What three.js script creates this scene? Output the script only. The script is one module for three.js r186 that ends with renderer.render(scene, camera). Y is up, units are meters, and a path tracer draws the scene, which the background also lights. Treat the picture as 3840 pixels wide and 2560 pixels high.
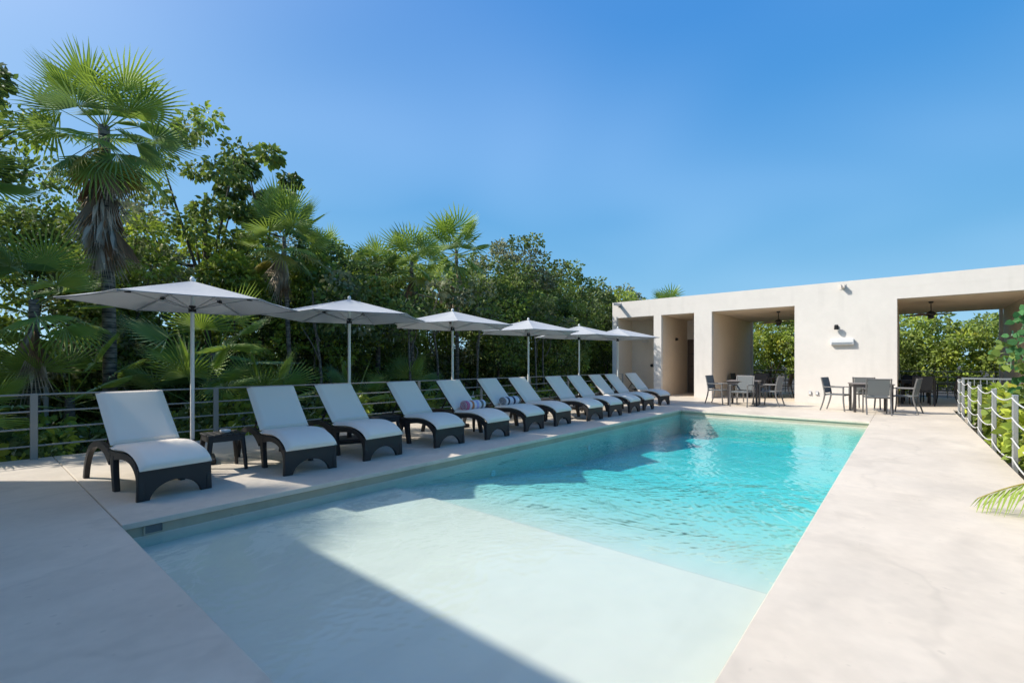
import * as THREE from 'three';
import { mergeGeometries } from 'three/addons/utils/BufferGeometryUtils.js';
import { RoundedBoxGeometry } from 'three/addons/geometries/RoundedBoxGeometry.js';

// ---------------------------------------------------------------- camera, sky, sun, exposure
const scene = new THREE.Scene();
const EYE = 1.28, YAW = 40.2 * Math.PI / 180;
const camera = new THREE.PerspectiveCamera(2 * Math.atan(1280 / 1748) * 180 / Math.PI, 1.5, 0.05, 900);
camera.position.set(0, EYE, 0);
camera.rotation.set(0, YAW, 0);
camera.setViewOffset(3840, 2560, 0, -83, 3840, 2560);   // the photograph's lens is shifted: verticals stay upright
const renderer = new THREE.WebGLRenderer({ antialias: true });
renderer.toneMapping = THREE.LinearToneMapping;
renderer.toneMappingExposure = 1.6;
renderer.shadowMap.enabled = true;

const SUN_AZ = 49 * Math.PI / 180, SUN_EL = 43 * Math.PI / 180;
const sunDir = new THREE.Vector3(-Math.sin(SUN_AZ) * Math.cos(SUN_EL), Math.sin(SUN_EL), Math.cos(SUN_AZ) * Math.cos(SUN_EL));
const sun = new THREE.DirectionalLight(new THREE.Color().setRGB(1, 0.965, 0.905), 3.45);
sun.target.position.set(-3, 0, -9); sun.position.copy(sun.target.position).addScaledVector(sunDir, 60);
sun.castShadow = true; sun.shadow.radius = 1.2; sun.shadow.mapSize.set(4096, 4096);
Object.assign(sun.shadow.camera, { left: -30, right: 30, top: 30, bottom: -30, near: 1, far: 140 });
scene.add(sun, sun.target);
{ // clear tropical sky: deep blue overhead, paler to the horizon, hazier towards the sun, a trace of cirrus
  const W = 1024, H = 512, d = new Float32Array(W * H * 4), v = new THREE.Vector3();
  for (let r = 0; r < H; r++) {
    const el = ((r + 0.5) / H - 0.5) * Math.PI, y = Math.sin(el), up = Math.max(0, y);
    for (let q = 0; q < W; q++) {
      const az = ((q + 0.5) / W - 0.5) * 2 * Math.PI;
      v.set(Math.cos(az) * Math.cos(el), y, Math.sin(az) * Math.cos(el));
      const ca = v.dot(sunDir), g = 0.8, k = 0.11 * (1 - g * g) / Math.pow(1 + g * g - 2 * g * ca, 1.5);
      const c = [0.003 + 0.29 * Math.exp(-5.2 * up) + k * 1.06, 0.105 + 0.36 * Math.exp(-3.2 * up) + k * 0.92, 0.41 + 0.17 * Math.exp(-3 * up) + k * 0.70];
      if (y > 0.04) { // thin streaks of cirrus
        const px = v.x / (y + 0.15), pz = v.z / (y + 0.15);
        let n = 0, a = 1; for (let o = 0; o < 4; o++) { const s = Math.pow(1.9, o); n += a * Math.sin(px * 1.1 * s + 1.7 * Math.sin(pz * 0.7 * s + o) + o * 2.1) * Math.sin(pz * 0.6 * s + 1.3 * Math.sin(px * 0.5 * s) + o); a *= 0.55; }
        const m = Math.max(0, n - 0.25) * 0.045 * Math.min(1, (y - 0.04) * 4); for (let i = 0; i < 3; i++) c[i] += m;
      }
      const o = (r * W + q) * 4; d[o] = c[0]; d[o + 1] = c[1]; d[o + 2] = c[2]; d[o + 3] = 1;
    }
  }
  const t = new THREE.DataTexture(d, W, H, THREE.RGBAFormat, THREE.FloatType);
  t.mapping = THREE.EquirectangularReflectionMapping; t.magFilter = THREE.LinearFilter; t.needsUpdate = true;
  scene.background = t; scene.environment = t;
}

// ---------------------------------------------------------------- helpers
let seed = 12345;
const R = () => { seed = (seed + 0x6d2b79f5) | 0; let t = Math.imul(seed ^ (seed >>> 15), 1 | seed); t = (t + Math.imul(t ^ (t >>> 7), 61 | t)) ^ t; return ((t ^ (t >>> 14)) >>> 0) / 4294967296; };
const reseed = (s) => { seed = s; };
const rr = (a, b) => a + (b - a) * R();
const PI = Math.PI, V = (x, y, z) => new THREE.Vector3(x, y, z);
const used = new Map();
const numbered = (n) => { const k = used.get(n) || 0; used.set(n, k + 1); return k ? n + '_' + String(k).padStart(3, '0') : n; };
function tag(o, label, category, group, kind) { if (label) o.userData.label = label; if (category) o.userData.category = category; if (group) o.userData.group = group; if (kind) o.userData.kind = kind; return o; }
function thing(name, label, category, pos = [0, 0, 0], turn = 0, group) {
  const g = new THREE.Group(); g.name = numbered(name); g.position.set(...pos); g.rotation.y = turn; scene.add(g);
  return tag(g, label, category, group);
}
function part(name, geo, mat, parent, label) {
  const m = new THREE.Mesh(geo, mat); m.name = parent === scene ? numbered(name) : name; m.castShadow = m.receiveShadow = true; parent.add(m);
  if (label) m.userData.label = label; return m;
}
function structure(name, geo, mat, label) { const m = part(name, geo, mat, scene); return tag(m, label, null, null, 'structure'); }
const prep = (g) => { g = g.index ? g.toNonIndexed() : g; for (const k of Object.keys(g.attributes)) if (!['position', 'normal', 'uv'].includes(k)) g.deleteAttribute(k); if (!g.attributes.uv) g.setAttribute('uv', new THREE.BufferAttribute(new Float32Array(g.attributes.position.count * 2), 2)); return g; };
const join = (list) => mergeGeometries(list.map(prep));
// box with uv in metres
function box(x0, x1, y0, y1, z0, z1, bevel = 0) {
  const w = x1 - x0, h = y1 - y0, d = z1 - z0;
  let g = bevel ? new RoundedBoxGeometry(w, h, d, 2, bevel) : new THREE.BoxGeometry(w, h, d);
  g = g.index ? g.toNonIndexed() : g; g.translate((x0 + x1) / 2, (y0 + y1) / 2, (z0 + z1) / 2);
  return metreUV(g);
}
function metreUV(g) {
  const p = g.attributes.position, n = g.attributes.normal, uv = new Float32Array(p.count * 2);
  for (let i = 0; i < p.count; i++) {
    const ax = Math.abs(n.getX(i)), ay = Math.abs(n.getY(i)), az = Math.abs(n.getZ(i));
    if (ay >= ax && ay >= az) { uv[2 * i] = p.getX(i); uv[2 * i + 1] = p.getZ(i); } else if (ax >= az) { uv[2 * i] = p.getZ(i); uv[2 * i + 1] = p.getY(i); } else { uv[2 * i] = p.getX(i); uv[2 * i + 1] = p.getY(i); }
  }
  g.setAttribute('uv', new THREE.BufferAttribute(uv, 2)); return g;
}
const cyl = (r0, r1, h, seg = 12) => { const g = new THREE.CylinderGeometry(r1, r0, h, seg); g.translate(0, h / 2, 0); return g; };
// tapered tube through points
function limb(pts, r0, r1, sides = 7, steps = 0) {
  const c = new THREE.CatmullRomCurve3(pts), n = steps || Math.max(3, pts.length * 3), F = c.computeFrenetFrames(n, false), pos = [], uv = [], idx = [];
  for (let i = 0; i <= n; i++) {
    const t = i / n, p = c.getPointAt(t), r = r0 + (r1 - r0) * t;
    for (let j = 0; j <= sides; j++) { const a = j / sides * 2 * PI, q = p.clone().addScaledVector(F.normals[i], Math.cos(a) * r).addScaledVector(F.binormals[i], Math.sin(a) * r); pos.push(q.x, q.y, q.z); uv.push(j / sides * 0.4, t * 3); }
  }
  for (let i = 0; i < n; i++) for (let j = 0; j < sides; j++) { const a = i * (sides + 1) + j, b = a + sides + 1; idx.push(a, a + 1, b, b, a + 1, b + 1); }
  const g = new THREE.BufferGeometry(); g.setAttribute('position', new THREE.Float32BufferAttribute(pos, 3)); g.setAttribute('uv', new THREE.Float32BufferAttribute(uv, 2)); g.setIndex(idx); g.computeVertexNormals(); return g;
}
const bar = (a, b, r, sides = 8) => { const d = b.clone().sub(a), g = new THREE.CylinderGeometry(r, r, d.length(), sides); g.applyQuaternion(new THREE.Quaternion().setFromUnitVectors(V(0, 1, 0), d.clone().normalize())); const m = a.clone().add(b).multiplyScalar(0.5); g.translate(m.x, m.y, m.z); return g; };
// flat band of varying width along a 2D line, extruded across z (centre zc, width w)
function band2d(pts, widths, zc, w, bevel = 0.006) {
  const c = new THREE.SplineCurve(pts.map((p) => new THREE.Vector2(...p))), n = pts.length * 5, L = [], Rr = [];
  for (let i = 0; i <= n; i++) {
    const t = i / n, p = c.getPoint(t), tg = c.getTangent(t), k = t * (widths.length - 1), k0 = Math.min(widths.length - 2, Math.floor(k)), hw = (widths[k0] + (widths[k0 + 1] - widths[k0]) * (k - k0)) / 2 - bevel;
    L.push(new THREE.Vector2(p.x - tg.y * hw, p.y + tg.x * hw)); Rr.push(new THREE.Vector2(p.x + tg.y * hw, p.y - tg.x * hw));
  }
  const g = new THREE.ExtrudeGeometry(new THREE.Shape([...L, ...Rr.reverse()]), { depth: w - 2 * bevel, bevelEnabled: true, bevelThickness: bevel, bevelSize: bevel, bevelSegments: 2, steps: 1 });
  g.translate(0, 0, zc - w / 2 + bevel); return g;
}
// ---- noise
const hash = (x, y, s) => { let h = Math.imul(x | 0, 374761393) ^ Math.imul(y | 0, 668265263) ^ Math.imul(s | 0, 2147483647 ^ 974711); h = Math.imul(h ^ (h >>> 13), 1274126177); return ((h ^ (h >>> 16)) >>> 0) / 4294967296; };
function vnoise(x, y, per, s) { const xi = Math.floor(x), yi = Math.floor(y), fx = x - xi, fy = y - yi, u = fx * fx * (3 - 2 * fx), w = fy * fy * (3 - 2 * fy), m = (a) => ((a % per) + per) % per; const a = hash(m(xi), m(yi), s), b = hash(m(xi + 1), m(yi), s), c = hash(m(xi), m(yi + 1), s), d = hash(m(xi + 1), m(yi + 1), s); return a + (b - a) * u + (c - a) * w + (a - b - c + d) * u * w; }
function fbm(x, y, per, s, o = 5) { let n = 0, a = 0.5; for (let i = 0; i < o; i++) { n += a * vnoise(x, y, per, s + i); x *= 2; y *= 2; per *= 2; a *= 0.5; } return n; }
function texture(W, H, f, srgb, metres) {
  const d = new Uint8Array(W * H * 4);
  for (let y = 0; y < H; y++) for (let x = 0; x < W; x++) { const c = f(x / W, y / H), o = (y * W + x) * 4; const k = Array.isArray(c) ? c : [c, c, c]; for (let i = 0; i < 3; i++) d[o + i] = Math.max(0, Math.min(255, k[i] * 255)); d[o + 3] = 255; }
  const t = new THREE.DataTexture(d, W, H); t.wrapS = t.wrapT = THREE.RepeatWrapping; t.magFilter = THREE.LinearFilter; t.minFilter = THREE.LinearMipmapLinearFilter; t.generateMipmaps = true;
  if (srgb) t.colorSpace = THREE.SRGBColorSpace; if (metres) t.repeat.set(1 / metres, 1 / metres); t.needsUpdate = true; return t;
}
const std = (rgb, rough, o = {}) => new THREE.MeshStandardMaterial({ color: new THREE.Color().setRGB(...rgb), roughness: rough, ...o });
const phys = (rgb, rough, o = {}) => new THREE.MeshPhysicalMaterial({ color: new THREE.Color().setRGB(...rgb), roughness: rough, ...o });

// ---------------------------------------------------------------- materials
const smooth = (a, b, x) => { const t = Math.max(0, Math.min(1, (x - a) / (b - a))); return t * t * (3 - 2 * t); };
const stoneTex = texture(1024, 1024, (u, v) => {   // honed shell stone: cloudy cream with faint veins, pits and stains
  const a = fbm(u * 5, v * 5, 5, 3), b = fbm(u * 16 + 2 * a, v * 9, 16, 11), c = fbm(u * 96, v * 96, 96, 21, 3), e = fbm(u * 3, v * 3, 3, 77, 3);
  const vein = 1 - smooth(0, 0.035, Math.abs(fbm(u * 6 + a, v * 4, 6, 40) - 0.48)), pit = smooth(0.70, 0.80, c);
  const k = 0.90 + 0.07 * (a - 0.5) + 0.12 * (b - 0.5) + 0.05 * (c - 0.5) - 0.03 * vein - 0.07 * pit, st = smooth(0.52, 0.72, e) * 0.03;
  return [k - st * 0.5, k * 0.985 - st, k * 0.955 - st * 1.4];
}, true, 6);
const stoneBump = texture(512, 512, (u, v) => fbm(u * 24, v * 24, 24, 5, 5) - 0.5 * smooth(0.66, 0.78, fbm(u * 60, v * 60, 60, 9, 2)), false, 2);
const stoneRough = texture(512, 512, (u, v) => 0.72 + 0.5 * (fbm(u * 8, v * 8, 8, 15) - 0.45), false, 4);
const M = {};
M.deck = std([0.79, 0.705, 0.60], 0.75, { map: stoneTex, bumpMap: stoneBump, bumpScale: 0.0016, roughnessMap: stoneRough });
const plasterTex = texture(1024, 1024, (u, v) => { const a = fbm(u * 4, v * 4, 4, 201), b = fbm(u * 30, v * 30, 30, 205), s = fbm(u * 26, v * 3, 26, 211, 4); const k = 0.94 + 0.04 * (a - 0.5) + 0.03 * (b - 0.5) - 0.015 * smooth(0.55, 0.75, s); return [k, k * 0.99, k * 0.975]; }, true, 5);
const plasterBump = texture(512, 512, (u, v) => fbm(u * 40, v * 40, 40, 31, 5), false, 2);
M.stucco = std([0.75, 0.715, 0.67], 0.9, { map: plasterTex, bumpMap: plasterBump, bumpScale: 0.0015 });
M.paint = std([0.74, 0.63, 0.50], 0.9, { map: plasterTex, bumpMap: plasterBump, bumpScale: 0.002 });
M.poolPlaster = std([0.76, 0.66, 0.565], 0.8, { map: plasterTex });
M.band = std([0.52, 0.49, 0.38], 0.7, { map: stoneTex, bumpMap: stoneBump, bumpScale: 0.002 });
M.darkResin = std([0.018, 0.016, 0.016], 0.55);
M.cushion = std([0.90, 0.77, 0.63], 0.95, { bumpMap: texture(256, 256, (u, v) => 0.5 + 0.25 * Math.sin(u * 2 * PI * 64) * Math.sin(v * 2 * PI * 64) + 0.3 * (fbm(u * 8, v * 8, 8, 61) - 0.5), false, 0.25), bumpScale: 0.0012 });
M.canopy = phys([0.38, 0.39, 0.395], 0.95, { side: THREE.DoubleSide, transmission: 0.12, thickness: 0, bumpMap: texture(256, 256, (u, v) => fbm(u * 6, v * 6, 6, 67), false, 0.6), bumpScale: 0.006 });
M.pole = std([0.74, 0.73, 0.68], 0.45);
M.black = std([0.012, 0.012, 0.013], 0.5);
M.rail = std([0.30, 0.30, 0.27], 0.55, { metalness: 0.2 });
M.steel = std([0.42, 0.43, 0.44], 0.4, { metalness: 0.6 });
M.rope = std([0.50, 0.49, 0.46], 0.9);
M.sling = std([0.13, 0.14, 0.14], 0.8);
M.alu = std([0.15, 0.145, 0.14], 0.5, { metalness: 0.3 });
M.tableTop = std([0.17, 0.145, 0.13], 0.6);
M.darkSling = std([0.03, 0.031, 0.033], 0.7);
M.door = std([0.10, 0.075, 0.058], 0.6);
M.white = std([0.68, 0.67, 0.65], 0.5);
M.ground = std([0.11, 0.095, 0.07], 1, { map: texture(512, 512, (u, v) => { const k = 0.5 + 0.9 * (fbm(u * 20, v * 20, 20, 91) - 0.45), l = smooth(0.5, 0.62, fbm(u * 40, v * 40, 40, 95, 3)); return [k + l * 0.15, k + l * 0.08, k - l * 0.05]; }, true, 4) });
M.path = std([0.34, 0.325, 0.30], 0.9, { map: stoneTex, bumpMap: stoneBump, bumpScale: 0.004 });
const barkTex = texture(256, 512, (u, v) => { const k = 0.6 + 0.7 * (fbm(u * 14, v * 40, 14, 131) - 0.45) - 0.2 * smooth(0.6, 0.9, Math.sin(v * 2 * PI * 22 + 3 * fbm(u * 4, v * 4, 4, 133))); return [k, k * 0.97, k * 0.92]; }, true);
M.bark = std([0.30, 0.265, 0.22], 0.95, { map: barkTex });
M.paleBark = std([0.42, 0.39, 0.34], 0.95, { map: barkTex });
const leafMat = (rgb, tr = 0.46) => phys(rgb, 0.85, { side: THREE.DoubleSide, vertexColors: true, transmission: tr, thickness: 0, specularIntensity: 0.6 });
M.leaf = leafMat([1, 1, 1]);
M.frond = phys([0.29, 0.40, 0.05], 0.88, { side: THREE.DoubleSide, transmission: 0.45, thickness: 0 });
M.frondOld = phys([0.36, 0.30, 0.04], 0.9, { side: THREE.DoubleSide, transmission: 0.3, thickness: 0 });
M.frondBlue = phys([0.19, 0.30, 0.075], 0.88, { side: THREE.DoubleSide, transmission: 0.35, thickness: 0 });
M.frondDead = std([0.42, 0.335, 0.24], 0.95, { side: THREE.DoubleSide });
M.frondRust = std([0.22, 0.115, 0.05], 0.95, { side: THREE.DoubleSide });

// ---------------------------------------------------------------- ground, deck, pool
const PX0 = -4.75, PX1 = -0.59, PZ0 = -12.9, PZ1 = -0.82, WATER = -0.14;   // pool opening
{
  const s = new THREE.Shape([[-400, -400], [400, -400], [400, 400], [-400, 400]].map((p) => new THREE.Vector2(...p)));
  s.holes.push(new THREE.Path([[-9.6, -2.1], [1.0, -2.1], [1.0, 24.0], [-9.6, 24.0]].map((p) => new THREE.Vector2(...p))));
  const g = new THREE.ShapeGeometry(s); g.rotateX(-PI / 2); metreUV(g); g.translate(0, -0.4, 0);
  structure('ground', g, M.ground, 'brown leaf-littered earth under the trees');
}
{
  const deck = new THREE.Group(); deck.name = 'pool_deck'; deck.userData = { kind: 'structure', label: 'cream honed stone deck around the pool' }; scene.add(deck);
  const sl = (x0, x1, z0, z1) => part('slab', box(x0, x1, -0.05, 0, z0, z1, 0.008), M.deck, deck);
  const g = 0.003;
  sl(-9.0, PX0, -17.9 + g, PZ1 - g);                       // under the loungers
  sl(-9.0, 1.0, PZ1 + g, 2.1);                             // near end
  sl(PX1, 1.0, -17.9 + g, PZ1 - g);                        // right walk
  sl(PX0 + g, PX1 - g, -17.9 + g, PZ0);                    // far end
  sl(-9.53, 6.2, -24.0, -17.9 - g);                        // pavilion floor
  part('base', join([box(-9.0, PX0 - 0.24, -0.8, -0.054, -18, 2.1), box(PX1 + 0.24, 0.98, -0.8, -0.054, -18, 2.1), box(PX0 - 0.24, PX1 + 0.24, -0.8, -0.054, PZ1 + 0.24, 2.1), box(PX0 - 0.24, PX1 + 0.24, -0.8, -0.054, -18, PZ0 - 0.24), box(-9.5, 6.1, -0.8, -0.054, -24, -18.02)]), M.deck, deck);
}
{
  const pool = new THREE.Group(); pool.name = 'swimming_pool'; pool.userData = { kind: 'structure', label: 'rectangular plastered pool with a shallow entry shelf' }; scene.add(pool);
  const x0 = PX0 - 0.03, x1 = PX1 + 0.03, z0 = PZ0 - 0.03, z1 = PZ1 + 0.03, T = 0.2;
  const prof = new THREE.Shape([[z1, -0.225], [-3.40, -0.225], [-3.43, -0.232], [-3.46, -0.262], [-4.05, -0.315], [-4.8, -0.40], [-7.4, -0.62], [z0, -0.66], [z0, -1.7], [z1, -1.7]].map((p) => new THREE.Vector2(p[0], p[1])));
  const fl = new THREE.ExtrudeGeometry(prof, { depth: x1 - x0, bevelEnabled: false }); fl.rotateY(-PI / 2); fl.translate(x1, 0, 0); metreUV(fl);   // profile runs along z
  part('floor', fl, M.poolPlaster, pool, 'pale plaster pool floor with an entry shelf, running into a slope');
  const wall = (a, b, c, d, n = 'wall') => { part(n, box(a, b, -1.7, -0.135, c, d), M.poolPlaster, pool); part('waterline_band', box(a, b, -0.134, -0.052, c, d), M.band, pool); };
  wall(x0 - T, x0, z0 - T, z1 + T); wall(x1, x1 + T, z0 - T, z1 + T); wall(x0, x1, z1, z1 + T); wall(x0, x1, z0 - T, z0);
  // skimmer mouth in the left wall
  const sk = part('skimmer', join([box(x0 - 0.002, x0 + 0.014, -0.128, -0.118, -1.105, -0.965), box(x0 - 0.002, x0 + 0.014, -0.118, -0.056, -1.105, -1.093), box(x0 - 0.002, x0 + 0.014, -0.118, -0.056, -0.977, -0.965)]), M.band, pool, 'small stone-coloured skimmer frame in the pool wall');
  part('flap', box(x0 - 0.002, x0 + 0.006, -0.118, -0.056, -1.092, -0.978), std([0.12, 0.13, 0.13], 0.6), sk);
  for (const z of [-5.2, -8.0, -10.8]) part('inlet', new THREE.CylinderGeometry(0.045, 0.05, 0.02, 20).rotateZ(PI / 2).translate(x0 + 0.008, -0.38, z), M.white, pool);
  // water: an absorbing body (its colour comes from its depth) under a rippled, mirroring surface
  const e = 0.004;
  const wprof = new THREE.Shape([[z1 - e, -0.221], [-3.402, -0.221], [-3.433, -0.228], [-3.463, -0.258], [-4.05, -0.311], [-4.8, -0.396], [-7.4, -0.616], [z0 + e, -0.656], [z0 + e, WATER - 0.004], [z1 - e, WATER - 0.004]].map((p) => new THREE.Vector2(p[0], p[1])));
  const wg = new THREE.ExtrudeGeometry(wprof, { depth: x1 - x0 - 2 * e, bevelEnabled: false }); wg.rotateY(-PI / 2); wg.translate(x1 - e, 0, 0);
  const body = new THREE.MeshPhysicalMaterial({ color: 0xffffff, roughness: 0, transmission: 1, thickness: 1, ior: 1.33, transparent: true, opacity: 0.0, attenuationColor: new THREE.Color().setRGB(0.40, 0.925, 0.98), attenuationDistance: 1.0 });
  const water = new THREE.Group(); water.name = 'pool_water'; water.userData = { kind: 'structure', label: 'clear turquoise pool water' }; scene.add(water);
  part('water_body', wg, body, water);
  // ripple heights over the whole pool, livelier beyond the entry shelf
  const LX = x1 - x0, LZ = z1 - z0, waves = [];
  reseed(77);
  for (let i = 0; i < 60; i++) { const lam = 0.07 * Math.pow(14, Math.pow(R(), 2.6)), a = rr(0, 2 * PI); waves.push([Math.cos(a) * 2 * PI / lam, Math.sin(a) * 2 * PI / lam, rr(0, 6.28), 0.62 * Math.pow(lam, 0.85)]); }
  const rip = (u, v) => {
    const x = u * LX, z = v * LZ; let h = 0;
    const wob = 0.09 * Math.sin(x * 2.3 + z * 1.1) + 0.07 * Math.sin(z * 3.1 - x * 1.7);
    for (const w of waves) h += w[3] * Math.sin(w[0] * (x + wob) + w[1] * (z - wob) + w[2]);
    const d = z, live = 0.13 + 0.85 * smooth(2.2, 3.0, d - 0.06 * x) * (1 - smooth(3.9, 5.8, d - 0.1 * x)) + 0.13 * smooth(4, 6, d) * (0.6 + 0.8 * fbm(u * 6, v * 14, 20, 303, 3));
    return 0.5 + 0.26 * live * h / 1.6;
  };
  const wt = texture(1024, 2048, rip, false); wt.wrapS = wt.wrapT = THREE.ClampToEdgeWrapping;
  const sg = new THREE.PlaneGeometry(LX - 0.002, LZ - 0.002); sg.rotateX(PI / 2); sg.scale(1, -1, 1); // v grows away
  { const p = sg.attributes.position, uv = sg.attributes.uv, n = sg.attributes.normal; for (let i = 0; i < p.count; i++) { uv.setXY(i, p.getX(i) / LX + 0.5, 0.5 - p.getZ(i) / LZ); n.setXYZ(i, 0, 1, 0); } const ix = sg.index.array; for (let i = 0; i < ix.length; i += 3) { const t = ix[i]; ix[i] = ix[i + 1]; ix[i + 1] = t; } }
  // make sure the sheet faces up
  { const p = sg.attributes.position, ix = sg.index.array, a = V(0, 0, 0).fromBufferAttribute(p, ix[0]), b = V(0, 0, 0).fromBufferAttribute(p, ix[1]), c = V(0, 0, 0).fromBufferAttribute(p, ix[2]); if (b.sub(a).cross(c.sub(a)).y < 0) for (let i = 0; i < ix.length; i += 3) { const t = ix[i]; ix[i] = ix[i + 1]; ix[i + 1] = t; } }
  sg.translate((x0 + x1) / 2, WATER, (z0 + z1) / 2);
  const surf = new THREE.MeshPhysicalMaterial({ color: 0xffffff, roughness: 0.02, transmission: 1, thickness: 0, ior: 1.33, specularIntensity: 0.85, bumpMap: wt, bumpScale: 0.045 });
  part('water_surface', sg, surf, water);
}
{ // path beyond the railing
  const g = box(-12.5, -10.9, -0.4, -0.03, -6.5, -2.0, 0.02); structure('garden_path', g, M.path, 'grey paved path beyond the left railing');
}

// ---------------------------------------------------------------- pool pavilion
const FZ = -17.9, BZ = -23.6, CEIL = 3.2, TOP = 3.86;
{
  const b = thing('pool_pavilion', 'long cream stucco pavilion with open bays at the far end of the pool', 'pavilion', [0, 0, 0]);
  const w = (x0, x1, z0, z1, n = 'wall', l) => part(n, box(x0, x1, 0, CEIL, z0, z1), M.stucco, b, l);
  w(-9.53, -9.34, BZ, FZ); w(-7.70, -7.39, BZ, FZ, 'pillar'); w(-6.11, -5.47, BZ, FZ, 'pillar'); w(-2.82, -0.19, BZ, FZ, 'wall', 'broad blank pier between the two open bays'); w(2.62, 6.1, BZ, FZ);
  part('wall', box(-9.34, -7.70, 0, CEIL, -20.0, -19.35), M.stucco, b, 'back wall of the shower bay');
  part('ceiling', box(-9.33, 2.61, CEIL - 0.012, CEIL - 0.002, BZ + 0.02, FZ - 0.14), M.paint, b, 'beige painted ceiling of the bays');
  for (const [x0, x1, z0] of [[-9.338, -9.33, -19.34], [-7.388, -7.38, -20.74], [-6.12, -6.112, -20.74], [-5.468, -5.46, BZ + 0.1], [-2.83, -2.822, BZ + 0.1], [-0.188, -0.18, BZ + 0.1], [2.61, 2.618, BZ + 0.1]]) part('inner_wall', box(x0, x1, 0.002, CEIL - 0.014, z0, FZ - 0.14), M.paint, b);
  part('inner_wall', box(-9.33, -7.71, 0.002, CEIL - 0.014, -19.348, -19.34), M.paint, b, 'beige painted back of the shower bay');
  const ro = part('roof', box(-9.53, 6.1, CEIL, TOP - 0.32, BZ, FZ), M.stucco, b);
  const pp = 0.16;
  part('parapet', join([box(-9.53, 6.1, TOP - 0.319, TOP, FZ - pp, FZ), box(-9.53, 6.1, TOP - 0.319, TOP, BZ, BZ + pp), box(-9.53, -9.53 + pp, TOP - 0.319, TOP, BZ + pp, FZ - pp), box(6.1 - pp, 6.1, TOP - 0.319, TOP, BZ + pp, FZ - pp)]), M.stucco, ro);
  part('wall', box(-7.39, -6.11, 2.35, CEIL, -20.9, -20.75), M.stucco, b, 'wall over the brown door');
  const dr = part('door', box(-7.38, -6.12, 0.005, 2.345, -20.86, -20.80, 0.006), M.door, b, 'dark brown door at the end of the passage');
  part('handle', bar(V(-6.25, 1.0, -20.77), V(-6.25, 1.18, -20.77), 0.012), M.steel, dr);
  for (const y of [0.6, 1.15, 1.7]) part('door_groove', box(-7.30, -6.30, y, y + 0.02, -20.803, -20.796), M.black, dr);
  for (const x of [2.52, -5.469]) part('back_jamb', box(x, x + 0.09, 0, CEIL - 0.002, BZ - 0.06, BZ + 0.06), M.stucco, b);
  // black jamb fittings seen in the two small bays
  part('shower_valve', new THREE.CylinderGeometry(0.06, 0.07, 0.05, 20).rotateX(PI / 2).translate(-8.40, 1.2, -19.315), M.black, b);
  part('shower_arm', join([bar(V(-8.55, 2.24, -19.35), V(-8.55, 2.24, -19.0), 0.012), new THREE.CylinderGeometry(0.12, 0.12, 0.02, 24).translate(-8.55, 2.22, -18.95)]), M.steel, b);
  part('wall_knob', new THREE.CylinderGeometry(0.05, 0.07, 0.09, 18).rotateZ(-PI / 2).translate(-7.333, 2.3, -19.4), M.black, b, 'small black lamp on the passage wall');
}
function wallThing(name, label, cat, group) { return thing(name, label, cat, [0, 0, 0], 0, group); }
{ // lamp and box on the pier
  const l = thing('wall_lamp', 'small black spot lamp on the pavilion pier above the white box', 'wall lamp', [-1.66, 2.44, FZ]);
  part('base', new THREE.CylinderGeometry(0.055, 0.055, 0.03, 20).rotateX(PI / 2).translate(0, 0, 0.015), M.black, l);
  part('arm', bar(V(0, 0, 0.03), V(0, 0.0, 0.10), 0.014), M.black, l);
  part('head', new THREE.CylinderGeometry(0.05, 0.07, 0.13, 20).rotateX(0.35).translate(0, -0.01, 0.13), M.black, l);
  const x = thing('wall_box', 'long white wall-mounted box on the pavilion pier below the black lamp', 'box', [-1.52, 1.86, FZ]);
  part('housing', new RoundedBoxGeometry(0.60, 0.19, 0.11, 3, 0.02).translate(0, 0.1, 0.055), M.white, x);
  part('grille', join([0, 1, 2].map((k) => box(-0.27, 0.27, 0.03 + k * 0.022, 0.042 + k * 0.022, 0.108, 0.116))), M.steel, x);
}
for (const [k, X, l] of [[0, -2.38, 'left one of two white sockets low on the pavilion pier'], [1, -2.19, 'right one of two white sockets low on the pavilion pier']]) {
  const o = thing('power_socket', l, 'socket', [X, 0.26, FZ], 0, 'sockets on the pier');
  part('cover', new RoundedBoxGeometry(0.085, 0.12, 0.035, 3, 0.012).translate(0, 0.06, 0.0175), M.steel, o);
  part('flap', new RoundedBoxGeometry(0.06, 0.075, 0.012, 2, 0.005).translate(0, 0.06, 0.04), M.white, o);
}
for (const [X, y, len, l] of [[-9.18, 3.70, 0.46, 'grey roof spout at the left end of the pavilion front'], [-1.5, 3.66, 0.16, 'short white roof spout above the broad pavilion pier']]) {
  const o = thing('roof_spout', l, 'spout', [X, y, FZ], 0);
  const t = 0.012, s = 0.05, m = len > 0.3 ? M.steel : M.stucco;
  part('channel', join([box(-s, s, -t, 0, 0, len), box(-s, -s + t, 0, 0.09, 0, len), box(s - t, s, 0, 0.09, 0, len)]), m, o);
  part('flange', join([box(-s - 0.03, s + 0.03, -0.05, -t, 0.001, 0.012), box(-s - 0.03, -s, -t, 0.12, 0.001, 0.012), box(s, s + 0.03, -t, 0.12, 0.001, 0.012)]), m, o);
}
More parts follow.
